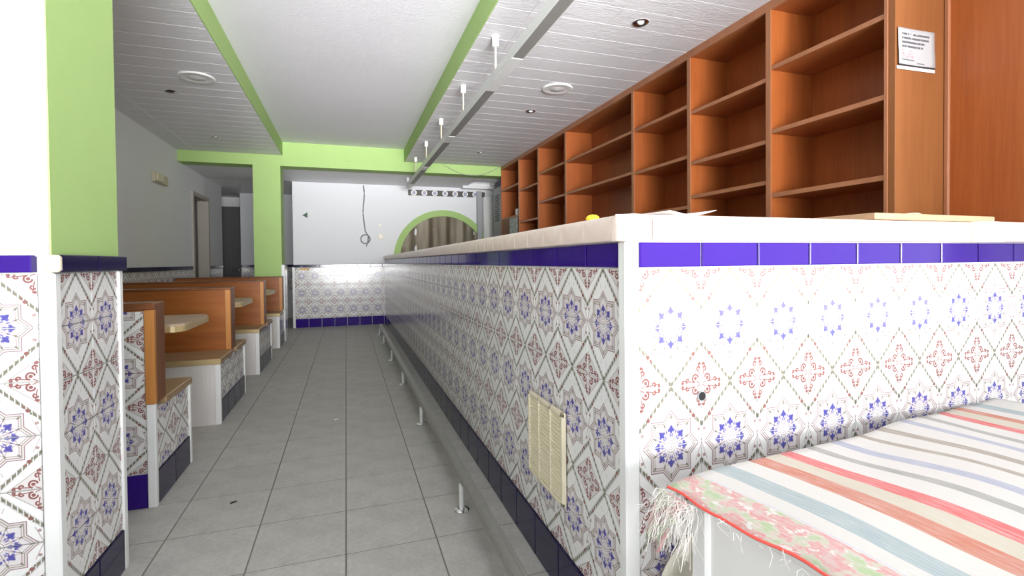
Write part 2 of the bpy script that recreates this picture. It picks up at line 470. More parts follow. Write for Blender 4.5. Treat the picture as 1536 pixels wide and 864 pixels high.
# floor
fl = B().box(-3.3, 8.1, -2.5, 11.4, -0.14, -0.0016).obj('floor', M['floor_grout']); props(fl, kind='structure')
b_ = B().box(-0.1625, 0.1625, -0.164, 0.164, -0.008, 0.0, 0.001); ft = b_.mesh('floor_tile'); ft.materials.append(M['floor'])
for i in range(8):
    for j in range(31):
        mobj('floor_tile', ft, None, fl, (-1.995+0.33*(i+0.5), 1.885+0.333*(j-5+0.5), 0))
# plain floor in front of the counter and in the unseen strips
B().box(0.645, 8.0, -2.45, 11.0, -0.008, -0.0004).obj('floor_apron', M['floor'], fl)
B().box(-2.02, 0.645, -2.45, 0.21, -0.008, -0.0005).obj('floor_apron', M['floor'], fl)
gr = B().box(-14, 20, -18, -2.5, -0.2, -0.05).obj('pavement', plain('pale_pavement', (0.57, 0.56, 0.575), 0.8)); props(gr, kind='structure')

# left wall with doorway
wl = B().box(XL-.12, XL, -2.5, 7.98, 0, ZC+.1).box(XL-.12, XL, 8.74, 9.7, 0, ZC+.1).box(XL-.12, XL, 7.98, 8.74, 2.03, ZC+.1).obj('wall_left', M['grey_wall'])
props(wl, kind='structure')
# wainscot on the left wall (faces +X): columns run along +Y when the tile is turned by +90 degrees
tile_face(wl, (XL, 5.2), PI/2, run(0, 2.72, 0.2), rows_down(0.985, 3))
tile_face(wl, (XL, 8.80), PI/2, run(0, 0.88, 0.2), rows_down(0.985, 3))
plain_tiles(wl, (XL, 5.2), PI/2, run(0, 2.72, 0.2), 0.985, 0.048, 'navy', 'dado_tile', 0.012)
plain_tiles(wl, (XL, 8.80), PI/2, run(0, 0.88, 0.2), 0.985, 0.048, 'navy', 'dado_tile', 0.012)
for k, (yy, zz, hh) in enumerate(((6.15, 2.36, .15), (6.38, 2.37, .17), (6.62, 2.36, .15))):
    pass
# doorway frame and the room beyond it
d1 = B().box(XL-.13, XL+.02, 7.93, 7.985, 0, 2.08).box(XL-.13, XL+.02, 8.735, 8.80, 0, 2.08).box(XL-.13, XL+.02, 7.985, 8.735, 2.025, 2.08).obj('door_1', M['beige_wall']); props(d1, kind='structure')
rm = B().box(-3.4, -3.3, 7.2, 9.6, 0, 2.5).box(-3.3, XL-.12, 7.2, 7.3, 0, 2.5).box(-3.3, XL-.12, 9.35, 9.5, 0, 2.5).box(-3.4, XL-.12, 7.2, 9.5, 2.4, 2.5).obj('wall_side_room', M['beige_wall']); props(rm, kind='structure')
# far wall, its return, and the passage behind
wf = B().box(-0.81, XR+.12, YF, YF+.12, 0, ZC).box(-0.81, -0.69, YF+.12, 10.62, 0, ZC).obj('wall_far', M['white_wall']); props(wf, kind='structure')
tile_face(wf, (-0.79, YF), 0, run(0, 1.43, 0.2), rows_down(0.985, 6, 0.1392))
plain_tiles(wf, (-0.79, YF), 0, run(0, 1.43, 0.2), 0.0, 0.15, 'blue', 'plinth_tile', 0.009)
plain_tiles(wf, (-0.81, YF), 0, run(0, 1.45, 0.2), 0.985, 0.05, 'navy', 'dado_tile', 0.014)
B().box(-0.83, -0.79, YF-.012, YF+.02, 0, 1.0, .004).obj('corner_bead', M['white_trim'], wf)
props(B().box(2.26, 2.35, YF-.07, YF-.001, 0, 2.33, .006).obj('trim_1', M['greybox']), kind='structure')
wb_ = B().box(-1.88, -0.81, 10.5, 10.62, 0, ZC).box(-1.88, -1.76, 10.62, 11.2, 0, ZC).obj('wall_back', M['white_wall']); props(wb_, kind='structure')
tile_face(wb_, (-1.88, 10.5), 0, run(0, 1.07, 0.2), rows_down(0.985, 3))
plain_tiles(wb_, (-1.88, 10.5), 0, run(0, 1.07, 0.2), 0.985, 0.05, 'navy', 'dado_tile', 0.014)
we = B().box(-3.0, -1.76, 11.2, 11.32, 0, ZC).box(-3.12, -3.0, 9.6, 11.32, 0, ZC).box(-3.12, XL-.12, 9.58, 9.7, 0, ZC).obj('wall_passage', M['grey_wall']); props(we, kind='structure')
d2 = B().box(-2.78, -1.92, 11.15, 11.2, 0, 2.2).obj('door_2', M['door_dark']); props(d2, kind='structure')
B().box(-2.80, -1.90, 11.13, 11.2, 2.2, 2.28).obj('door_head', M['grey_wall'], d2)
B().cyl((-2.02, 11.15, .93), (-2.02, 11.09, .93), .012).cyl((-2.02, 11.095, .93), (-2.14, 11.095, .93), .012).obj('door_handle', M['chrome'], d2)
# right wall: veneered panels behind the bar, plain behind the shelving
wr = B().box(XR, XR+.12, 1.1, YF+.12, 0, ZC).obj('wall_right', M['grey_wall']); props(wr, kind='structure')
B().box(XR-.012, XR, 1.11, 1.535, 0, ZS).obj('veneer_panel', M['shelf_v'], wr)
B().box(XR-.024, XR-.008, 1.515, 1.535, 0, ZS, .003).obj('corner_strip', M['edge_wood'], wr)
# front zone of the room, open shopfront behind the viewer
wx = B().box(XR+.12, 8.12, 1.1, 1.22, 0, ZC).box(8.0, 8.12, -2.5, 1.1, 0, ZC).obj('wall_front_right', M['white_wall']); props(wx, kind='structure')
wfac = B().box(-2.14, -1.15, -2.5, -2.38, 0, ZC+.1).box(7.7, 8.12, -2.5, -2.38, 0, ZC+.1).box(-1.15, 7.7, -2.5, -2.38, 2.42, ZC+.1).box(-1.15, 7.7, -2.5, -2.38, 0, 0.2).obj('wall_facade', M['white_wall']); props(wfac, kind='structure')
# ceiling
ce = B().box(XL, 8.1, -2.5, 7.6, ZC, ZC+.1).box(-3.2, XR+.1, 7.6, 11.3, ZC, ZC+.1).obj('ceiling', M['plaster']); props(ce, kind='structure')
ls = B().box(XL, -0.80, -2.38, 7.35, ZS+.004, ZC).obj('soffit', M['groove'], ce)
rs = B().box(0.83, 8.0, -2.38, 7.35, ZS+.004, ZC).obj('soffit', M['groove'], ce)
B().box(-0.80, -0.792, -2.38, 7.35, ZS-.002, ZC).obj('soffit_edge', M['green'], ce)
B().box(0.822, 0.83, -2.38, 7.35, ZS-.002, ZC).obj('soffit_edge', M['green'], ce)
HX0, HX1, HY0, HY1 = 2.03, 2.44, 7.92, 8.46
rr_ = B().box(-3.1, HX0, 7.6, 11.2, ZR+.004, ZR+.1).box(HX0, XR, 7.6, HY0, ZR+.004, ZR+.1).box(HX0, XR, HY1, 8.75, ZR+.004, ZR+.1).box(HX1, XR, HY0, HY1, ZR+.004, ZR+.1).obj('rear_soffit', M['groove'], ce)
B().box(HX0-.02, HX1+.02, HY0-.02, HY1+.02, ZR+.14, ZR+.16).box(HX0-.02, HX0, HY0, HY1, ZR+.09, ZR+.15).box(HX1, HX1+.02, HY0, HY1, ZR+.09, ZR+.15).box(HX0, HX1, HY0-.02, HY0, ZR+.09, ZR+.15).box(HX0, HX1, HY1, HY1+.02, ZR+.09, ZR+.15).obj('hatch_void', M['dark'], ce)
B().box(HX0-.08, HX1+.1, HY1, HY1+.04, ZR-.045, ZR+.004).obj('hatch_frame', M['white_trim'], ce)
def planks(parent, x0, x1, y0, y1, z, xs, pitch=0.2):
    y = y0
    while y < y1-0.03:
        d = min(pitch, y1-y); x = x0
        for xe in xs+[x1]:
            if xe <= x+0.02: continue
            key = ('pl', round(xe-x, 3), round(d, 3))
            if key not in _tm:
                b = B().box(-(xe-x)/2+.0012, (xe-x)/2-.0012, -d/2+.003, d/2-.003, 0, .006)
                _tm[key] = b.mesh('ceiling_plank'); _tm[key].materials.append(M['plank'])
            mobj('ceiling_plank', _tm[key], None, parent, ((x+xe)/2, y+d/2, z-.002))
            x = xe
        y += pitch
planks(ls, XL, -0.80, 1.93, 7.35, ZS, [-1.8])
planks(rs, 0.83, 2.64, 1.53, 7.35, ZS, [1.05, 1.55, 2.05])
planks(rr_, -0.82, HX0, 7.6, 8.75, ZR, [-.3, .2, .7, 1.2, 1.7])
planks(rr_, -2.02, -0.82, 7.6, 8.8, ZR, [-1.8, -1.3])
# green cross beam and column
bm_ = B().box(XL, XR, 7.35, 7.6, ZB, ZC).obj('beam', M['green']); props(bm_, kind='structure')
B().box(.0, .085, 7.342, 7.35, 2.48, 2.58, .002).obj('blanking_plate', M['green'], bm_)
co = B().box(-1.16, -0.825, 7.35, 7.70, 0, ZB).obj('column', M['green']); props(co, kind='structure')
B().box(-0.825, -0.80, 7.345, 7.70, 0, 1.03).obj('tile_backing', M['grout'], co)
tile_face(co, (-0.80, 7.38), PI/2, [(0, .16), (.16, .16)], rows_down(0.985, 6, .1392), 'column_tile')
B().box(-0.83, -0.79, 7.33, 7.375, 0, 1.04, .004).obj('corner_bead', M['white_trim'], co)

# tiled pillar at the left front
PX, PY0, PY1 = -0.75, 1.655, 2.065
pl = B().box(XL, PX, PY0, PY1, 1.088, ZC).obj('pillar', M['green']); props(pl, kind='structure')
B().box(XL, PX-.003, PY0+.003, PY1-.003, 0, 1.088).obj('pillar_base', M['grout'], pl)
B().box(XL, PX-.004, PY0-.006, PY0+.001, 1.085, ZC).obj('white_front', M['white_wall'], pl)  # thin white layer over the green on the front face
tile_face(pl, (PX-.03-.4-.2-.2-.2, PY0), 0, [(k*.2, .2) for k in range(5)], rows_down(1.04, 7, .1445)[:7])
tile_face(pl, (PX, PY0+.02), PI/2, [(0, .185), (.185, .185)], rows_down(1.04, 6, .1495))
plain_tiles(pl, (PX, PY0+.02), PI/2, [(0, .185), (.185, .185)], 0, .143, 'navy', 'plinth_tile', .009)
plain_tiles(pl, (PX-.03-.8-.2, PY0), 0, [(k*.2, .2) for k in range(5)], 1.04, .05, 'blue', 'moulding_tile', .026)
plain_tiles(pl, (PX, PY0-.005), PI/2, [(0, .205), (.205, .21)], 1.04, .05, 'navy', 'moulding_tile', .026)  # same moulding as the front; side shade put into the darker blue
B().box(PX-.028, PX+.010, PY0-.010, PY0+.022, 0, 1.04, .004).obj('corner_bead', M['white_trim'], pl)
B().box(PX-.02, PX+.010, PY1-.022, PY1+.006, 0, 1.04, .003).obj('corner_bead', M['white_trim'], pl)
B().box(PX-.006, PX+.028, PY0-.028, PY0-.006, 1.042, 1.088, .006).obj('corner_moulding', M['cream_plastic'], pl)

# ================================================================== COUNTER
CX, CY, CTOP = 0.64, 1.04, 1.105
cn = empty('bar_counter', (CX, CY, 0), 0, 'long bar counter clad in blue and red star-patterned tiles with white corner post', 'counter')
B().box(0, .12, 0, YF-CY, 0, CTOP).box(.12, XR-CX-.012, 0, .12, 0, CTOP).obj('counter_body', M['grout'], cn)
side_cols = []; p = 1.239-CY
side_cols.append((0.022, p-0.022))
while p < YF-CY-.02:
    side_cols.append((p, min(.205, YF-CY-p))); p += .205
# face towards the corridor looks to -X: turned by -90 degrees, columns run towards -Y, so offsets are mirrored
cols_m = [(-(o+wd), wd) for o, wd in side_cols]
def first_cut(cols): return cols
tile_face(cn, (0, 0), -PI/2, cols_m, rows_down(1.039, 6))
plain_tiles(cn, (0, 0), -PI/2, cols_m, 0, .151, 'navy', 'plinth_tile', .009)
plain_tiles(cn, (0, 0), -PI/2, cols_m, 1.039, CTOP-1.039, 'blue', 'frieze_tile')
fr_cols = [(.030, .183)]+[(.213+.18*k, .18) for k in range(9)]
tile_face(cn, (0, 0), 0, fr_cols, rows_down(1.039, 6))
plain_tiles(cn, (0, 0), 0, fr_cols, 1.039, CTOP-1.039, 'blue', 'frieze_tile')
plain_tiles(cn, (0, 0), 0, fr_cols, 0, .151, 'navy', 'plinth_tile', .009)
B().box(-.011, .028, -.011, .024, 0, CTOP, .004).obj('corner_post', M['white_trim'], cn)
B().cyl((.213, -.0035, .712), (.213, -.0055, .712), .011, n=20).obj('drilled_hole', M['dark'], cn)
B().lathe([(.011, 0), (.0135, .0), (.0135, .003), (.011, .003)], 20).obj('hole_rim', M['greybox'], cn, (.213, -.0035, .712)).rotation_euler = (PI/2, 0, 0)

# countertop with bullnose edge tiles
ct = empty('countertop', (CX, CY, CTOP), 0, 'pale pinkish-white tiled countertop with rounded edges on the bar counter', 'countertop')
TH = 0.064
B().box(.03, .55, .5, YF-CY, 0.004, TH-.003).box(.03, XR-CX-.014, .03, .5, .004, TH-.003).obj('top_slab', M['marble'], ct)
def nose(w_, r=.016, rb=.006, dep=.075):
    """edge tile: profile in local (y,z), nose towards -Y, extruded along X"""
    key = ('nose', round(w_, 3))
    if key in _tm: return _tm[key]
    prof = [(dep, 0)] + [(rb-rb*math.sin(a), rb-rb*math.cos(a)) for a in (0, PI/4, PI/2)] + \
           [(r-r*math.cos(a), TH-r+r*math.sin(a)) for a in (0, PI/6, PI/3, PI/2)] + [(dep, TH)]
    _tm[key] = B().prism(prof, 'x', -w_/2+.0014, w_/2-.0014).mesh('edge_tile', True); _tm[key].materials.append(M['marble'])
    return _tm[key]
y = .0
while y < YF-CY-.02:
    d = min(.145, YF-CY-y)
    if y > .01: mobj('edge_tile', nose(d), None, ct, (-.030, y+d/2, 0), -PI/2)
    y += .145 if y > 0 else .02
x = .052
while x < 1.15:
    mobj('edge_tile', nose(.145), None, ct, (x+.0725, -.030, 0), 0); x += .145
x1 = x
# corner tile: rounded block
def corner_block(wd, dp, r=.030):
    b = B(); pts = [(wd, 0), (wd, dp), (0, dp)] + [(r-r*math.cos(a), r-r*math.sin(a)) for a in np.linspace(0, PI/2, 6)]
    b.prism(pts, 'z', 0, TH)
    top = [e for e in b.bm.edges if all(abs(v.co.z-TH) < 1e-6 for v in e.verts)]
    bmesh.ops.bevel(b.bm, geom=top, offset=.012, segments=3, affect='EDGES', profile=.5)
    return b
cb = corner_block(.080, .049).mesh('edge_tile', True); mobj('edge_tile', cb, M['marble'], ct, (-.030, -.030, 0))
cb2 = corner_block(.10, .12).mesh('edge_tile', True); mobj('edge_tile', cb2, M['marble'], ct, (x1, -.064, 0))
x = x1+.10
while x < XR-CX-.03:
    d = min(.145, XR-CX-.014-x); mobj('edge_tile', nose(d), None, ct, (x+d/2, -.064, 0), 0); x += .145

# things lying on the countertop
TZ = CTOP+TH
def sheet(name, nx, ny, sx, sy, fz, mat, parent=None, loc=(0, 0, 0), rz=0.0, th=.0006):
    V = []; Fc = []
    for j in range(ny+1):
        for i in range(nx+1):
            u, v = i/nx, j/ny
            V.append((sx*(u-.5), sy*(v-.5), fz(u, v)))
    n = len(V); V += [(a_, b__, c_-th) for a_, b__, c_ in V]
    for j in range(ny):
        for i in range(nx):
            k = j*(nx+1)+i; q = (k, k+1, k+nx+2, k+nx+1)
            Fc.append(q); Fc.append(tuple(n+t_ for t_ in q[::-1]))
    bd = [i for i in range(nx+1)]+[j*(nx+1)+nx for j in range(1, ny+1)]+[ny*(nx+1)+i for i in range(nx-1, -1, -1)]+[j*(nx+1) for j in range(ny-1, 0, -1)]
    for k in range(len(bd)):
        a_, b__ = bd[k], bd[(k+1) % len(bd)]; Fc.append((a_, n+a_, n+b__, b__))
    me = bpy.data.meshes.new(name); me.from_pydata(V, [], Fc)
    uvl = me.uv_layers.new(name='uv')
    for lp in me.loops:
        vx, vy, _ = V[lp.vertex_index]; uvl.data[lp.index].uv = (vx/sx+.5, vy/sy+.5)
    for p_ in me.polygons: p_.use_smooth = True
    return mobj(name, me, mat, parent, loc, rz)
o = sheet('paper_sheet', 10, 6, .16, .12, lambda u, v: .001+.016*max(0, u-.55)**1.2/.4+.012*max(0, .35-u)*2, M['paper'], None, (.82, 1.09, TZ+.001), .15)
props(o, 'white paper sheet with curled corners lying on the countertop', 'paper')
o = B().lathe([(0, 0), (.016, 0), (.020, .005), (.018, .012), (.011, .017), (0, .019)], 20).obj('yellow_cap', M['yellow_plastic'], None, (.655, 1.24, TZ), smooth=True)
props(o, 'small round yellow plastic cap on the countertop near its corner', 'cap')
o = B().box(0, .56, 0, .42, 0, .019, .002).obj('wooden_board', M['pine'], None, (1.44, 1.015, TZ+.001), .02)
props(o, 'pale wooden board lying flat on the right end of the countertop', 'board')
o = sheet('folded_paper', 8, 4, .24, .14, lambda u, v: .001+.020*(1-abs(u-.45)/.55)**1.3 if abs(u-.45) < .55 else .001, M['cream_soft'], None, (1.83, 1.22, TZ+.022), .1)
props(o, 'cream folded paper resting on the pale wooden board', 'paper')

# vent grille on the counter front
vg = empty('vent_grille', (CX-.008, 1.53, .30), 0, 'cream plastic louvred vent grille fixed to the tiled counter side', 'vent grille')
W2, HG = .15, .29
fb = B().box(-.006, 0, -W2, W2, 0, HG)
for a_, b__ in ((-W2, -W2+.014), (-.056, -.045), (.045, .056), (W2-.014, W2)): fb.box(-.013, -.004, a_, b__, 0, HG, .002)
fb.box(-.013, -.004, -W2, W2, 0, .013, .002).box(-.013, -.004, -W2, W2, HG-.013, HG, .002)
fb.obj('grille_frame', M['cream_plastic'], vg)
lm = B().prism([(0, 0), (-.007, .003), (-.007, .0055), (0, .010)], 'y', -.0425, .0425).mesh('louvre'); lm.materials.append(M['cream_plastic'])
for c_ in (-.0955, 0, .0955):
    for k in range(20): mobj('louvre', lm, None, vg, (-.005, c_, .016+k*.0132))

# foot rail
fr = empty('foot_rail', (.47, .9, 0), 0, 'low brushed steel foot rail on short round legs along the counter', 'foot rail')
B().prism([(-.020, .112), (.026, .112), (.026, .132), (.021, .139), (-.014, .139), (-.020, .132)], 'y', 0, 6.72).obj('rail', M['steel'], fr)
B().box(-.022, -.020, 0, 6.72, .118, .126).box(.010, .013, 0, 6.72, .139, .1415).box(-.008, -.005, 0, 6.72, .139, .1415).obj('rail_rib', M['steel'], fr)
for yy in (.98, 2.054, 3.24, 4.345, 5.454, 6.607, 7.45):
    lg = B().cyl((0, 0, 0), (0, 0, .113), .011).obj('leg', M['alu'], fr, (-.018, yy-.9, 0), smooth=True)
    B().lathe([(0, 0), (.033, 0), (.033, .004), (.026, .009), (.012, .010), (.012, .012), (0, .012)], 24).obj('flange', M['chrome'], lg, smooth=True)

# ================================================================== BOOTHS
def bench(k, y0, label, single=None):
    """double bench; base front board faces the viewer"""
    t = empty('booth_bench', (-0.80, y0, 0), 0, label, 'bench', 'wooden booth benches along the left wall')
    L = -1.21
    dep = .85 if single is None else .565
    sh = .40; st = .038
    yb = .355; tb = .135                   # backrest position and thickness
    B().box(L, -.008, .008, dep-.004, 0, sh).obj('base', M['grout'], t)
    B().box(L, -.03, 0, .010, 0, sh).obj('front_board', M['whitewash'], t)
    B().box(-.030, .004, -.004, .024, 0, sh, .003).obj('corner_bead', M['white_trim'], t)
    if dep > .6: B().box(-.026, .004, dep-.022, dep+.004, 0, sh, .003).obj('corner_bead', M['white_trim'], t)
    n = 4 if dep > .6 else 2
    cw = (dep-.05)/n if dep > .6 else (dep-.03)/n
    cols = [(.026+i*cw, cw) for i in range(n)]
    tile_face(t, (-.008, 0), PI/2, cols, [(.15, .125, 0, 12.5), (.275, .125, 14.8, 2.3)])
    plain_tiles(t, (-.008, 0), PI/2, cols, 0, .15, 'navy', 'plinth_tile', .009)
    B().box(L, .010, -.015, yb, sh, sh+st, .004).obj('seat_board', M['seat_wood'], t)
    B().box(L, .011, -.020, -.012, sh+.002, sh+st-.002, .002).obj('seat_edging', M['brass_edge'], t)
    if dep > .6: B().box(L, .010, yb+tb, dep+.012, sh, sh+st, .004).obj('seat_board', M['seat_wood'], t)
    B().box(L, -.012, yb, yb+tb, sh, .872).obj('backrest', M['honey_x'], t)
    B().box(L, .004, yb-.006, yb+tb+.006, .872, .888, .003).obj('top_rail', M['honey_dark'], t)
    B().box(-.035, -.0, yb-.008, yb+.012, sh+st, .873, .003).obj('edge_strip', M['honey_light'], t)
    B().box(-.012, .002, yb+.012, yb+tb+.004, sh+st, .873, .002).obj('end_panel', M['honey_dark'], t)  # backrest end darker than its face, shade put into the wood colour
    return t
# first bench, seen from behind: tiled back towards the viewer
t = empty('booth_bench', (-0.80, 2.53, 0), 0, 'nearest booth bench, its tiled back towards the viewer beside the pillar', 'bench', 'wooden booth benches along the left wall')
L = -1.21
B().box(L, -.008, .008, .52, 0, .42).obj('base', M['grout'], t)
cols = [(-.030-.205*(i+1), .205) for i in range(6)]
tile_face(t, (0, .008), 0, cols[:5], [(.15, .147, 14.8, 0), (.297, .147, 0, 14.8), (.444, .147, 14.8, 0), (.591, .147, 0, 14.8), (.738, .120, 14.8, 2.6)])
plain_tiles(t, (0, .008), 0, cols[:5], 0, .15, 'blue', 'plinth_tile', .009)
B().box(L, -.030, .008, .12, .42, .862).obj('backrest', M['honey_x'], t)
B().box(-.030, .004, -.004, .022, 0, .452, .003).obj('corner_bead', M['white_trim'], t)
B().box(-.028, .004, .498, .524, 0, .42, .003).obj('corner_bead', M['white_trim'], t)
cw = .472/2
tile_face(t, (-.008, .024), PI/2, [(0, cw), (cw, cw)], [(.15, .135, 0, 13.5), (.285, .135, 14.8, 1.3)])
plain_tiles(t, (-.008, .024), PI/2, [(0, cw), (cw, cw)], 0, .15, 'navy', 'plinth_tile', .009)  # plinth turns the corner; darker blue carries the shade of this side
B().box(L, .006, .13, .535, .42, .455, .004).obj('seat_board', M['seat_wood'], t)
B().box(L, .006, -.002, .135, .862, .893, .004).obj('top_rail', M['honey_dark'], t)
B().box(-.032, .006, -.006, .022, .452, .863, .003).obj('edge_strip', M['honey_light'], t)
B().box(-.030, .004, .022, .135, .452, .863, .002).obj('end_panel', M['honey_dark'], t)  # shaded end of the backrest, darkened by its wood colour
Y0 = (3.70, 5.235, 6.77)
bench(1, Y0[0], 'second booth bench from the front, honey back and white board behind the nearest table')
bench(2, Y0[1], 'third booth bench from the front, double-sided, between the second and third tables')
bench(3, Y0[2], 'farthest booth bench, its back against the green column', single=True)
def booth_table(ya, yb_, label):
    t = empty('booth_table', (-1.35, (ya+yb_)/2, 0), 0, label, 'table', 'booth tables along the left wall')
    h = (yb_-ya)/2
    def outline(r, x1, hh):
        return [(-.66, -hh), (x1-r, -hh)]+[(x1-r+r*math.sin(a), -hh+r-r*math.cos(a)) for a in np.linspace(.2, PI/2, 6)]+[(x1-r+r*math.cos(a), hh-r+r*math.sin(a)) for a in np.linspace(0, PI/2-.2, 6)]+[(x1-r, hh), (-.66, hh)]
    B().prism(outline(.07, .535, h), 'z', .735, .748).obj('table_top', M['table_wood'], t)
    B().prism(outline(.072, .54, h+.004), 'z', .706, .735).obj('table_edging', M['brass_edge'], t)
    B().box(-.15, .12, -.045, .045, .02, .706, .004).obj('pedestal', M['honey_light'], t)
    B().box(-.22, .19, -.12, .12, 0, .022, .004).obj('foot', M['honey_dark'], t)
booth_table(2.99, 3.55, 'nearest booth table, tan top with rounded corners and light edging')
booth_table(4.50, 5.08, 'second booth table, behind the second bench')
booth_table(6.03, 6.61, 'farthest booth table, before the green column')

# ================================================================== SHELVING BEHIND THE BAR
sx0, sx1 = 2.30, 2.626
sh_ = empty('shelving_unit', (sx0, 1.54, 0), 0, 'long orange-brown wooden shelving unit with empty open bays behind the bar', 'shelves')
def S(x0, x1, y0, y1, z0, z1, name, mat, bev=.001): return B().box(x0-sx0, x1-sx0, y0-1.54, y1-1.54, z0, z1, bev).obj(name, mat, sh_)
ups = [2.222, 2.913, 3.63, 4.975, 5.79, 6.52]
S(sx0, sx1+.006, 1.536, 1.568, 0, ZS-.003, 'end_panel', M['panel'])
S(sx1-.012, sx1, 1.568, 7.36, 0, ZS-.02, 'back_panel', M['shelf_v'])
S(sx0, sx1, 7.335, 7.36, 0, ZS-.02, 'upright', M['shelf_v'])
for yy in ups:
    S(sx0, sx1-.012, yy-.016, yy+.016, 0, 2.47, 'upright', M['shelf_v'])
    S(sx0-.004, sx0+.002, yy-.018, yy+.018, 0, 2.472, 'edge_strip', M['edge_wood'])
S(sx0-.004, sx0+.002, 1.566, 1.582, 0, 2.472, 'edge_strip', M['edge_wood'])
S(sx0, sx1-.012, 1.568, 7.335, 2.47, 2.492, 'top_board', M['shelf_h'])
S(sx0-.006, sx0+.012, 1.568, 7.36, 2.466, ZS-.003, 'cornice', M['edge_wood'])
bays = [(1.568, 2.206, (2.15, 1.79, 1.43)), (2.238, 2.897, (2.095, 1.742, 1.507)), (2.929, 3.614, (2.15, 1.795, 1.44)), (3.646, 4.959, (2.15, 1.805)),
        (4.991, 5.774, (2.155, 1.80, 1.46)), (5.806, 6.504, (2.05, 1.61)), (6.536, 7.335, (2.155, 1.715))]
for y0, y1, zs in bays:
    for z in zs:
        s_ = S(sx0+.004, sx1-.012, y0, y1, z-.022, z, 'shelf', M['shelf_h'])
        B().box(.0, .004, y0-1.54, y1-1.54, z-.023, z+.001, .0008).obj('shelf_edging', M['edge_wood'], s_)
    S(sx0+.004, sx1-.012, y0, y1, .96, .982, 'shelf', M['shelf_h'])
    S(sx0-.002, sx0+.014, y0, y1, 0.02, .955, 'cupboard_door', M['shelf_v'])
S(sx0+.002, sx0+.018, 6.58, 7.333, .985, 1.692, 'cupboard_door', M['honey_dark'])
j = empty('jar', (sx0+.09, 6.76, 1.715), 0, 'small white jar with dark lid at the far end of the shelving', 'jar')
B().lathe([(0, 0), (.055, 0), (.058, .01), (.058, .09), (.045, .10), (0, .10)], 20).obj('jar_body', M['white_plastic'], j, smooth=True)
B().lathe([(0, .1), (.047, .1), (.047, .125), (0, .125)], 20).obj('lid', M['black'], j, smooth=True)
o = B().box(-.004, 0, 0, .34, 0, .25, .001).obj('grey_print', M['print'], None, (sx0+.0015, 6.6, 1.43))
props(o, 'grey printed card fixed to the far end of the shelving below the jar', 'card')

# notice on the end panel
no = sheet('notice', 8, 8, .235, .165, lambda u, v: .002+.004*abs(u-.5)*2*(1 if v < .4 else .5), M['printed'], None, (2.427, 1.5335, 1.99))
# sheet lies in XY: stand it up facing -Y
no.rotation_euler = (PI/2, -.02, 0); no.location.y = 1.533
props(no, 'white printed paper notice taped to the wooden end panel of the shelving', 'notice')
B().box(-.125, .118, -.0985, -.085, 0, .003).obj('white_strip', M['paper'], no)

# ================================================================== CEILING FITTINGS
pt = empty('linear_light', (.972, 1.6, 2.25), 0, 'long suspended white fluorescent light channel hung on rods over the bar', 'lamp')
LEN = 6.55
B().box(-.037, .037, 0, LEN, .014, .060, .003).obj('channel', M['alu'], pt)
segs = [(0.0, 1.16), (1.74, 3.05), (3.30, 4.65), (4.85, 6.1)]
for a_, b__ in segs:
    lp = B().box(-.033, .033, a_, b__, .0, .014).obj('lamp_tray', M['lamp_grey'], pt)
    B().box(-.037, -.033, a_, b__, -.003, .016).box(.033, .037, a_, b__, -.003, .016).obj('tray_side', M['alu'], lp)
cov = [(1.16, 1.74), (3.05, 3.30), (4.65, 4.85), (6.1, LEN)]
for a_, b__ in cov: B().box(-.037, .037, a_, b__, -.003, .014, .002).obj('cover_plate', M['alu'], pt)
for yy in (2.1, 3.106, 4.041, 5.041, 6.034, 6.992, 7.9):
    zc = (ZS if yy < 7.3 else ZR)-2.25
    rd = B().cyl((0, 0, .058), (0, 0, zc), .007, n=10).obj('rod', M['cream_plastic'], pt, (-.029, yy-1.6, 0), smooth=True)
    B().cyl((0, 0, zc-.065), (0, 0, zc-.001), .022, n=18).obj('rod_cap', M['white_plastic'], rd, smooth=True)

def downlight(x, y_, label, lit=True):
    t = empty('downlight', (x, y_, ZS), 0, label, 'downlight', 'recessed ceiling downlights')
    B().lathe([(.030, -.001), (.048, -.001), (.050, -.005), (.044, -.009), (.030, -.004)], 28).obj('bezel', M['chrome'], t, smooth=True)
    B().lathe([(0, -.0022), (.031, -.0022), (.031, -.001), (0, -.001)], 24).obj('recess', M['dark'], t)
    if lit: B().lathe([(0, -.016), (.010, -.015), (.021, -.006), (.023, -.002), (0, -.002)], 20).obj('bulb', M['white_plastic'], t, smooth=True)
downlight(1.737, 2.648, 'round chrome downlight nearest the viewer in the right ceiling')
downlight(1.724, 4.521, 'middle round chrome downlight of the right ceiling')
downlight(1.726, 6.415, 'farthest round chrome downlight of the right ceiling, near the beam')
downlight(-1.376, 4.874, 'empty dark downlight socket in the left ceiling beside the white disc', False)
downlight(-1.393, 6.449, 'farthest downlight of the left ceiling, near the green beam')
for x, y_, lab in ((-1.082, 4.454, 'round white ceiling disc in the shaded left ceiling'), (1.716, 3.865, 'round white ceiling disc in the right ceiling near the suspended light')):
    t = empty('ceiling_disc', (x, y_, ZS), 0, lab, 'ceiling speaker', 'round white ceiling discs')
    B().lathe([(0, -.001), (.125, -.001), (.130, -.006), (.122, -.014), (.095, -.016), (.07, -.010), (0, -.010)], 40).obj('rim', M['white_plastic'], t, smooth=True)
    B().lathe([(0, -.022), (.02, -.021), (.07, -.0105), (.068, -.0095), (0, -.0095)], 32).obj('cone', M['alu'], t, smooth=True)

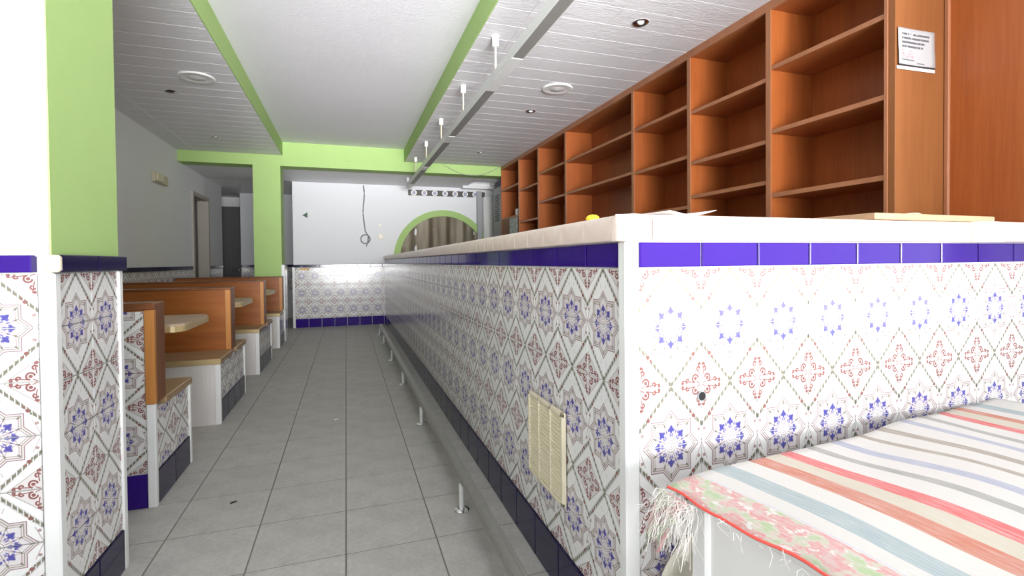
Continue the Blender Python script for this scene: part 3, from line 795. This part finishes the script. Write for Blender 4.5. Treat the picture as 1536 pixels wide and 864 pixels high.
# ================================================================== WALL FITTINGS
em = empty('emergency_light', (XL, 6.65, 1.98), 0, 'beige box emergency light high on the left wall', 'lamp')
B().box(0, .045, -.22, .20, 0, .11, .010, 2).obj('housing', M['beige_plastic'], em)
B().box(.045, .062, -.20, .0, .012, .098, .008, 2).obj('diffuser', M['cream_plastic'], em)
cbz = [(.297+.012*math.sin(k*.9), YF-.012, 2.36-.085*k) for k in range(9)]
cbz += [(.30+.035*k*.5, YF-.014, 1.62-.03*k) for k in range(1, 4)]
cc = (.318, 1.455)
cbz += [(cc[0]+.075*math.cos(a), YF-.016, cc[1]+.075*math.sin(a)) for a in np.linspace(.6, .6+2*PI+.3, 22)]
cbz += [(.36, YF-.018, 1.42), (.33, YF-.018, 1.33)]
o = B().tube(cbz, .011, 6).obj('hanging_cable', plain('grey_cable', (0.22, 0.23, 0.24), .6), smooth=True)
props(o, 'grey cable hanging down the far wall and ending in a loop', 'cable')
sk = empty('wall_switch', (.569, YF, 1.455), 0, 'small cream double switch on the far wall beside the hanging cable', 'switch')
B().box(-.04, .04, -.010, 0, 0, .085, .003).obj('plate', M['cream_plastic'], sk)
B().box(-.03, .03, -.014, -.010, .012, .038, .002).box(-.03, .03, -.014, -.010, .047, .073, .002).obj('rocker', M['cream_soft'], sk)
o = B().prism([(-.05, 0), (.03, -.045), (.03, .05)], 'y', -.006, 0).obj('triangle_sticker', plain('dark_green', (0.05, 0.10, 0.06), .6), None, (-.615, YF-.001, 1.84))
props(o, 'tiny dark green triangle stuck high on the far wall', 'sticker')
o = B().box(-.07, .07, -.004, 0, 0, .032, .001).obj('orange_label', plain('faded_orange', (0.72, 0.48, 0.20), .6), None, (-.645, YF-.008, .945))
props(o, 'faded orange label on the top tiles of the far wall', 'label')
o = B().box(-.022, .022, -.006, 0, -.022, .022, .006).obj('wall_plug', M['cream_soft'], None, (.56, YF-.001, 1.70))
props(o, 'small pale round blank high on the far wall above the switch', 'wall plate')

# arch with metal niche
ax, az = 1.652, 1.103
ar = empty('arch', (ax, YF, az), 0, 'green painted semicircular arch around a dark metal hatch in the far wall', 'arch')
b = B(); n = 40; ro, ri = .872, .765
A = []
for k in range(n+1):
    a = PI*k/n-.0
    A.append([b.bm.verts.new((r_*math.cos(a), yy, r_*math.sin(a))) for r_, yy in ((ro, 0), (ro, -.03), (ri, -.03), (ri, 0))])
for P, Q in zip(A, A[1:]):
    for k in range(4): b.bm.faces.new((P[k], P[(k+1) % 4], Q[(k+1) % 4], Q[k]))
b.bm.faces.new(A[0]); b.bm.faces.new(A[-1][::-1])
b.obj('arch_ring', M['green'], ar)
# crinkled sheet: vertical folds
V = []; Fc = []; nx, nz = 60, 14
for i in range(nx+1):
    xx = -ri*.999+2*ri*.999*i/nx; hh = math.sqrt(max(ri*ri-xx*xx, 0))
    for k in range(nz+1): V.append((xx, -.010-.007*math.sin(xx*19+1.0)-.004*math.sin(xx*41)+.002*math.sin(k*.9+xx*5), hh*k/nz))
for i in range(nx):
    for k in range(nz):
        q = i*(nz+1)+k; Fc.append((q, q+nz+1, q+nz+2, q+1))
me = bpy.data.meshes.new('metal_sheet'); me.from_pydata(V, [], Fc)
for p_ in me.polygons: p_.use_smooth = True
mobj('metal_sheet', me, M['niche'], ar)
B().box(-ro, ro, -.03, 0, -.06, 0).obj('arch_sill', M['white_trim'], ar)

# frieze of ovals under the ceiling
fz = empty('oval_frieze', (1.04, YF, 2.222), 0, 'dark brown frieze strip with a row of white ovals high on the far wall', 'frieze')
B().box(0, 1.38, -.010, 0, 0, .098).obj('strip', plain('dark_brown', (0.055, 0.045, 0.038), .5), fz)
ov = B()
rings = []
for k in range(24):
    a = 2*PI*k/24
    rings.append([ov.bm.verts.new((rx*math.cos(a), yy, rz_*math.sin(a))) for rx, rz_, yy in ((.052, .050, 0), (.050, .048, -.006), (.030, .036, -.006), (.028, .034, 0))])
for k in range(24):
    P, Q = rings[k], rings[(k+1) % 24]
    for i in range(4): ov.bm.faces.new((P[i], P[(i+1) % 4], Q[(i+1) % 4], Q[i]))
om = ov.mesh('oval_ring'); om.materials.append(M['white_plastic'])
core = B().prism([(.027*math.cos(2*PI*k/16), .033*math.sin(2*PI*k/16)) for k in range(16)], 'y', -.003, 0).mesh('oval_core'); core.materials.append(plain('lilac_glaze', (0.32, 0.32, 0.45), .4))
for k in range(8):
    xx = .10+.183*k if k < 7 else 1.36
    if k == 7: continue
    r_ = mobj('oval_ring', om, None, fz, (xx, -.010, .049)); mobj('oval_core', core, None, r_)

# back corner behind the bar
wh = empty('water_heater', (2.455, YF-.115, .9), 0, 'tall white cylinder against the far wall right of the arch', 'water heater')
B().lathe([(0, 0), (.08, 0), (.098, .03), (.098, 1.29), (.08, 1.32), (0, 1.325)], 28).obj('tank', M['white_plastic'], wh, smooth=True)
B().box(-.06, .06, .08, .115, .2, 1.1).obj('bracket', M['greybox'], wh)
fg = empty('grey_appliance', (2.31, 7.39, 0), 0, 'tall grey metal appliance with side vent at the far end of the shelving', 'appliance')
B().box(0, .31, 0, .42, 0, 2.24, .006).obj('cabinet', M['greybox'], fg)
for k in range(12): B().box(-.006, .002, .09, .33, 1.70+.036*k, 1.72+.036*k, .001).obj('vent_slat', M['black'], fg)
o = B().box(0, .28, 0, .36, 0, .10, .006).obj('dark_box', plain('dark_blue', (0.015, 0.018, 0.04), .5), None, (2.32, 7.42, 2.24))
props(o, 'dark blue box on top of the grey appliance under the ceiling', 'box')
wp = []
for k in range(17):
    u = k/16; wp.append((1.40+.88*u, 7.335-.01, 2.50-.15*math.sin(PI*u)+.02*u))
o = B().tube(wp, .004, 5).obj('loose_wire', M['lamp_grey'], smooth=True); props(o, 'thin loose wire sagging in front of the green beam', 'wire')

# ================================================================== CABINET, RUG, LID
ang = math.radians(7.1)
cab = empty('white_cabinet', (.652, .825, 0), ang, 'low white cabinet in the right foreground under the striped rug', 'cabinet')
CW, CD, CZ = 1.30, .92, .588
B().box(.012, CW, -CD, -.012, .03, CZ-.02).obj('cabinet_body', M['white_plastic'], cab)
for xx, yy in ((0, -.04), (0, -CD), (CW-.04, -.04), (CW-.04, -CD)): B().box(xx, xx+.04, yy, yy+.04, 0, CZ-.02, .005).obj('corner_post', M['white_trim'], cab)
B().box(-.004, CW+.004, -CD-.004, .004, CZ-.02, CZ, .004).obj('cabinet_top', M['white_plastic'], cab)
rg = empty('rag_rug', (.621, .862, CZ), ang, 'striped woven rag rug in coral, red, blue and white spread over the white cabinet', 'rug')
def rz_(u, v):
    b0 = .006+.004*math.sin(u*9+v*4)+.005*math.sin(v*11+u*3)*math.sin(u*7)
    b0 += .020*math.exp(-((v-.30)/.16)**2)*math.exp(-((u-.35)/.30)**2)
    return max(b0, .003)
nx, ny, SX, SY = 70, 50, 1.40, .98
V = []; Fc = []; UV = []
for jj in range(ny+1):
    for i in range(nx+1):
        u = SX*i/nx; v = SY*jj/ny
        z = rz_(u, v); xx = u
        over = .031-.004-u
        if over > 0: z = rz_(.027, v)*max(.4, 1-over*22)
        wig = .005*math.sin(v*23+1)+.003*math.sin(v*51) if i == 0 else 0
        vo = .004*math.sin(u*17)
        V.append((xx+wig, -v+(vo if jj == 0 else 0), z)); UV.append((u, v))
nv = len(V); V += [(a_, b__, c_-.005) for a_, b__, c_ in V]; UV += UV
for jj in range(ny):
    for i in range(nx):
        k = jj*(nx+1)+i; q = (k, k+nx+1, k+nx+2, k+1)
        Fc += [q, tuple(nv+t_ for t_ in q[::-1])]
bd = [i for i in range(nx+1)]+[jj*(nx+1)+nx for jj in range(1, ny+1)]+[ny*(nx+1)+i for i in range(nx-1, -1, -1)]+[jj*(nx+1) for jj in range(ny-1, 0, -1)]
for k in range(len(bd)):
    a_, b__ = bd[k], bd[(k+1) % len(bd)]; Fc.append((a_, b__, nv+b__, nv+a_))
me = bpy.data.meshes.new('woven_cloth'); me.from_pydata(V, [], Fc); uvl = me.uv_layers.new(name='uv')
for lp_ in me.loops: uvl.data[lp_.index].uv = UV[lp_.vertex_index]
for p_ in me.polygons: p_.use_smooth = True
me.update(); mobj('woven_cloth', me, M['rug'], rg)
hem = [(V[jj*(nx+1)][0]-.001, V[jj*(nx+1)][1], V[jj*(nx+1)][2]-.001) for jj in range(ny+1)]
B().tube(hem, .0026, 6).obj('red_hem', M['hem'], rg, smooth=True)
# turned-down corner flap
V = []; Fc = []; UV = []
for i in range(9):
    for k in range(9):
        u, v = i/8, k/8
        wd = .075*(1-.35*v)
        V.append((-.012-.028*math.sin(v*1.6)+.012*math.sin(u*5)*v, .006-(u*wd)+.012*v, .0-.105*v-.008*math.sin(u*PI)*v)); UV.append((u*.06+.01, v*.12))
for i in range(8):
    for k in range(8):
        q = i*9+k; Fc.append((q, q+1, q+10, q+9))
me = bpy.data.meshes.new('corner_flap'); me.from_pydata(V, [], Fc); uvl = me.uv_layers.new(name='uv')
for lp_ in me.loops: uvl.data[lp_.index].uv = UV[lp_.vertex_index]
for p_ in me.polygons: p_.use_smooth = True
fo = mobj('corner_flap', me, M['rug'], rg)
fo.modifiers.new('thickness', 'SOLIDIFY').thickness = .004
# frayed yarn hanging from the corner and the hem
b = B()
for k in range(190):
    s = random.random()*.09 if k < 160 else random.random()*.5
    x0 = -.002-random.random()*.012; y0 = .008-s
    ln = (.035+.075*random.random())*(1.0 if s < .12 else .25)
    dx, dy_ = random.uniform(-.055, .015) if s < .12 else random.uniform(-.012, .004), random.uniform(-.03, .03)
    pts = []
    for q in range(6):
        f = q/5
        pts.append((x0+dx*f+.008*math.sin(f*5+k), y0+dy_*f+.008*math.sin(f*6+k*2), -.002-ln*f+.02*math.sin(f*PI)*random.random()))
    b.tube(pts, .00045, 3)
fo = b.obj('frayed_fringe', M['fringe'], rg); fo['kind'] = 'stuff'
o = B().lathe([(0, 0), (.01, .002), (.014, .008), (.008, .014), (0, .015)], 10).obj('yarn_knot', M['fringe'], rg, (.745, -.37, .012), smooth=True)

ld = empty('round_lid', (.893, 1.005, 0), 0, 'round cream enamel lid standing on edge between the white cabinet and the counter', 'lid')
me = B().lathe([(0, .008), (.06, .010), (.065, .016), (.12, .016), (.126, .010), (.165, .008), (.172, .016), (.190, .018), (.2, .012), (.2, 0), (0, 0)], 48).mesh('lid_disc', True)
ldo = mobj('lid_disc', me, M['cream_soft'], ld); ldo.rotation_euler = (PI/2+.0, 0, 0); ldo.location = (0, .01, .2)

for (x, y_, nm, mt, lb, ln) in ((-.091, 3.52, 'paper_chip', M['paper'], 'tiny white chip on the corridor floor tiles', .035), (-.50, 2.45, 'dark_fleck', M['black'], 'small dark fleck on the floor beside the nearest bench', .03), (.55, 1.62, 'orange_crumb', M['brass_edge'], 'orange-brown crumb on the floor between foot rail and counter', .02)):
    o = B().prism([(0, 0), (ln, .004), (ln*.8, .012), (ln*.2, .014)], 'z', 0, .003).obj(nm, mt, None, (x, y_, .0005), .4); props(o, lb, 'debris')
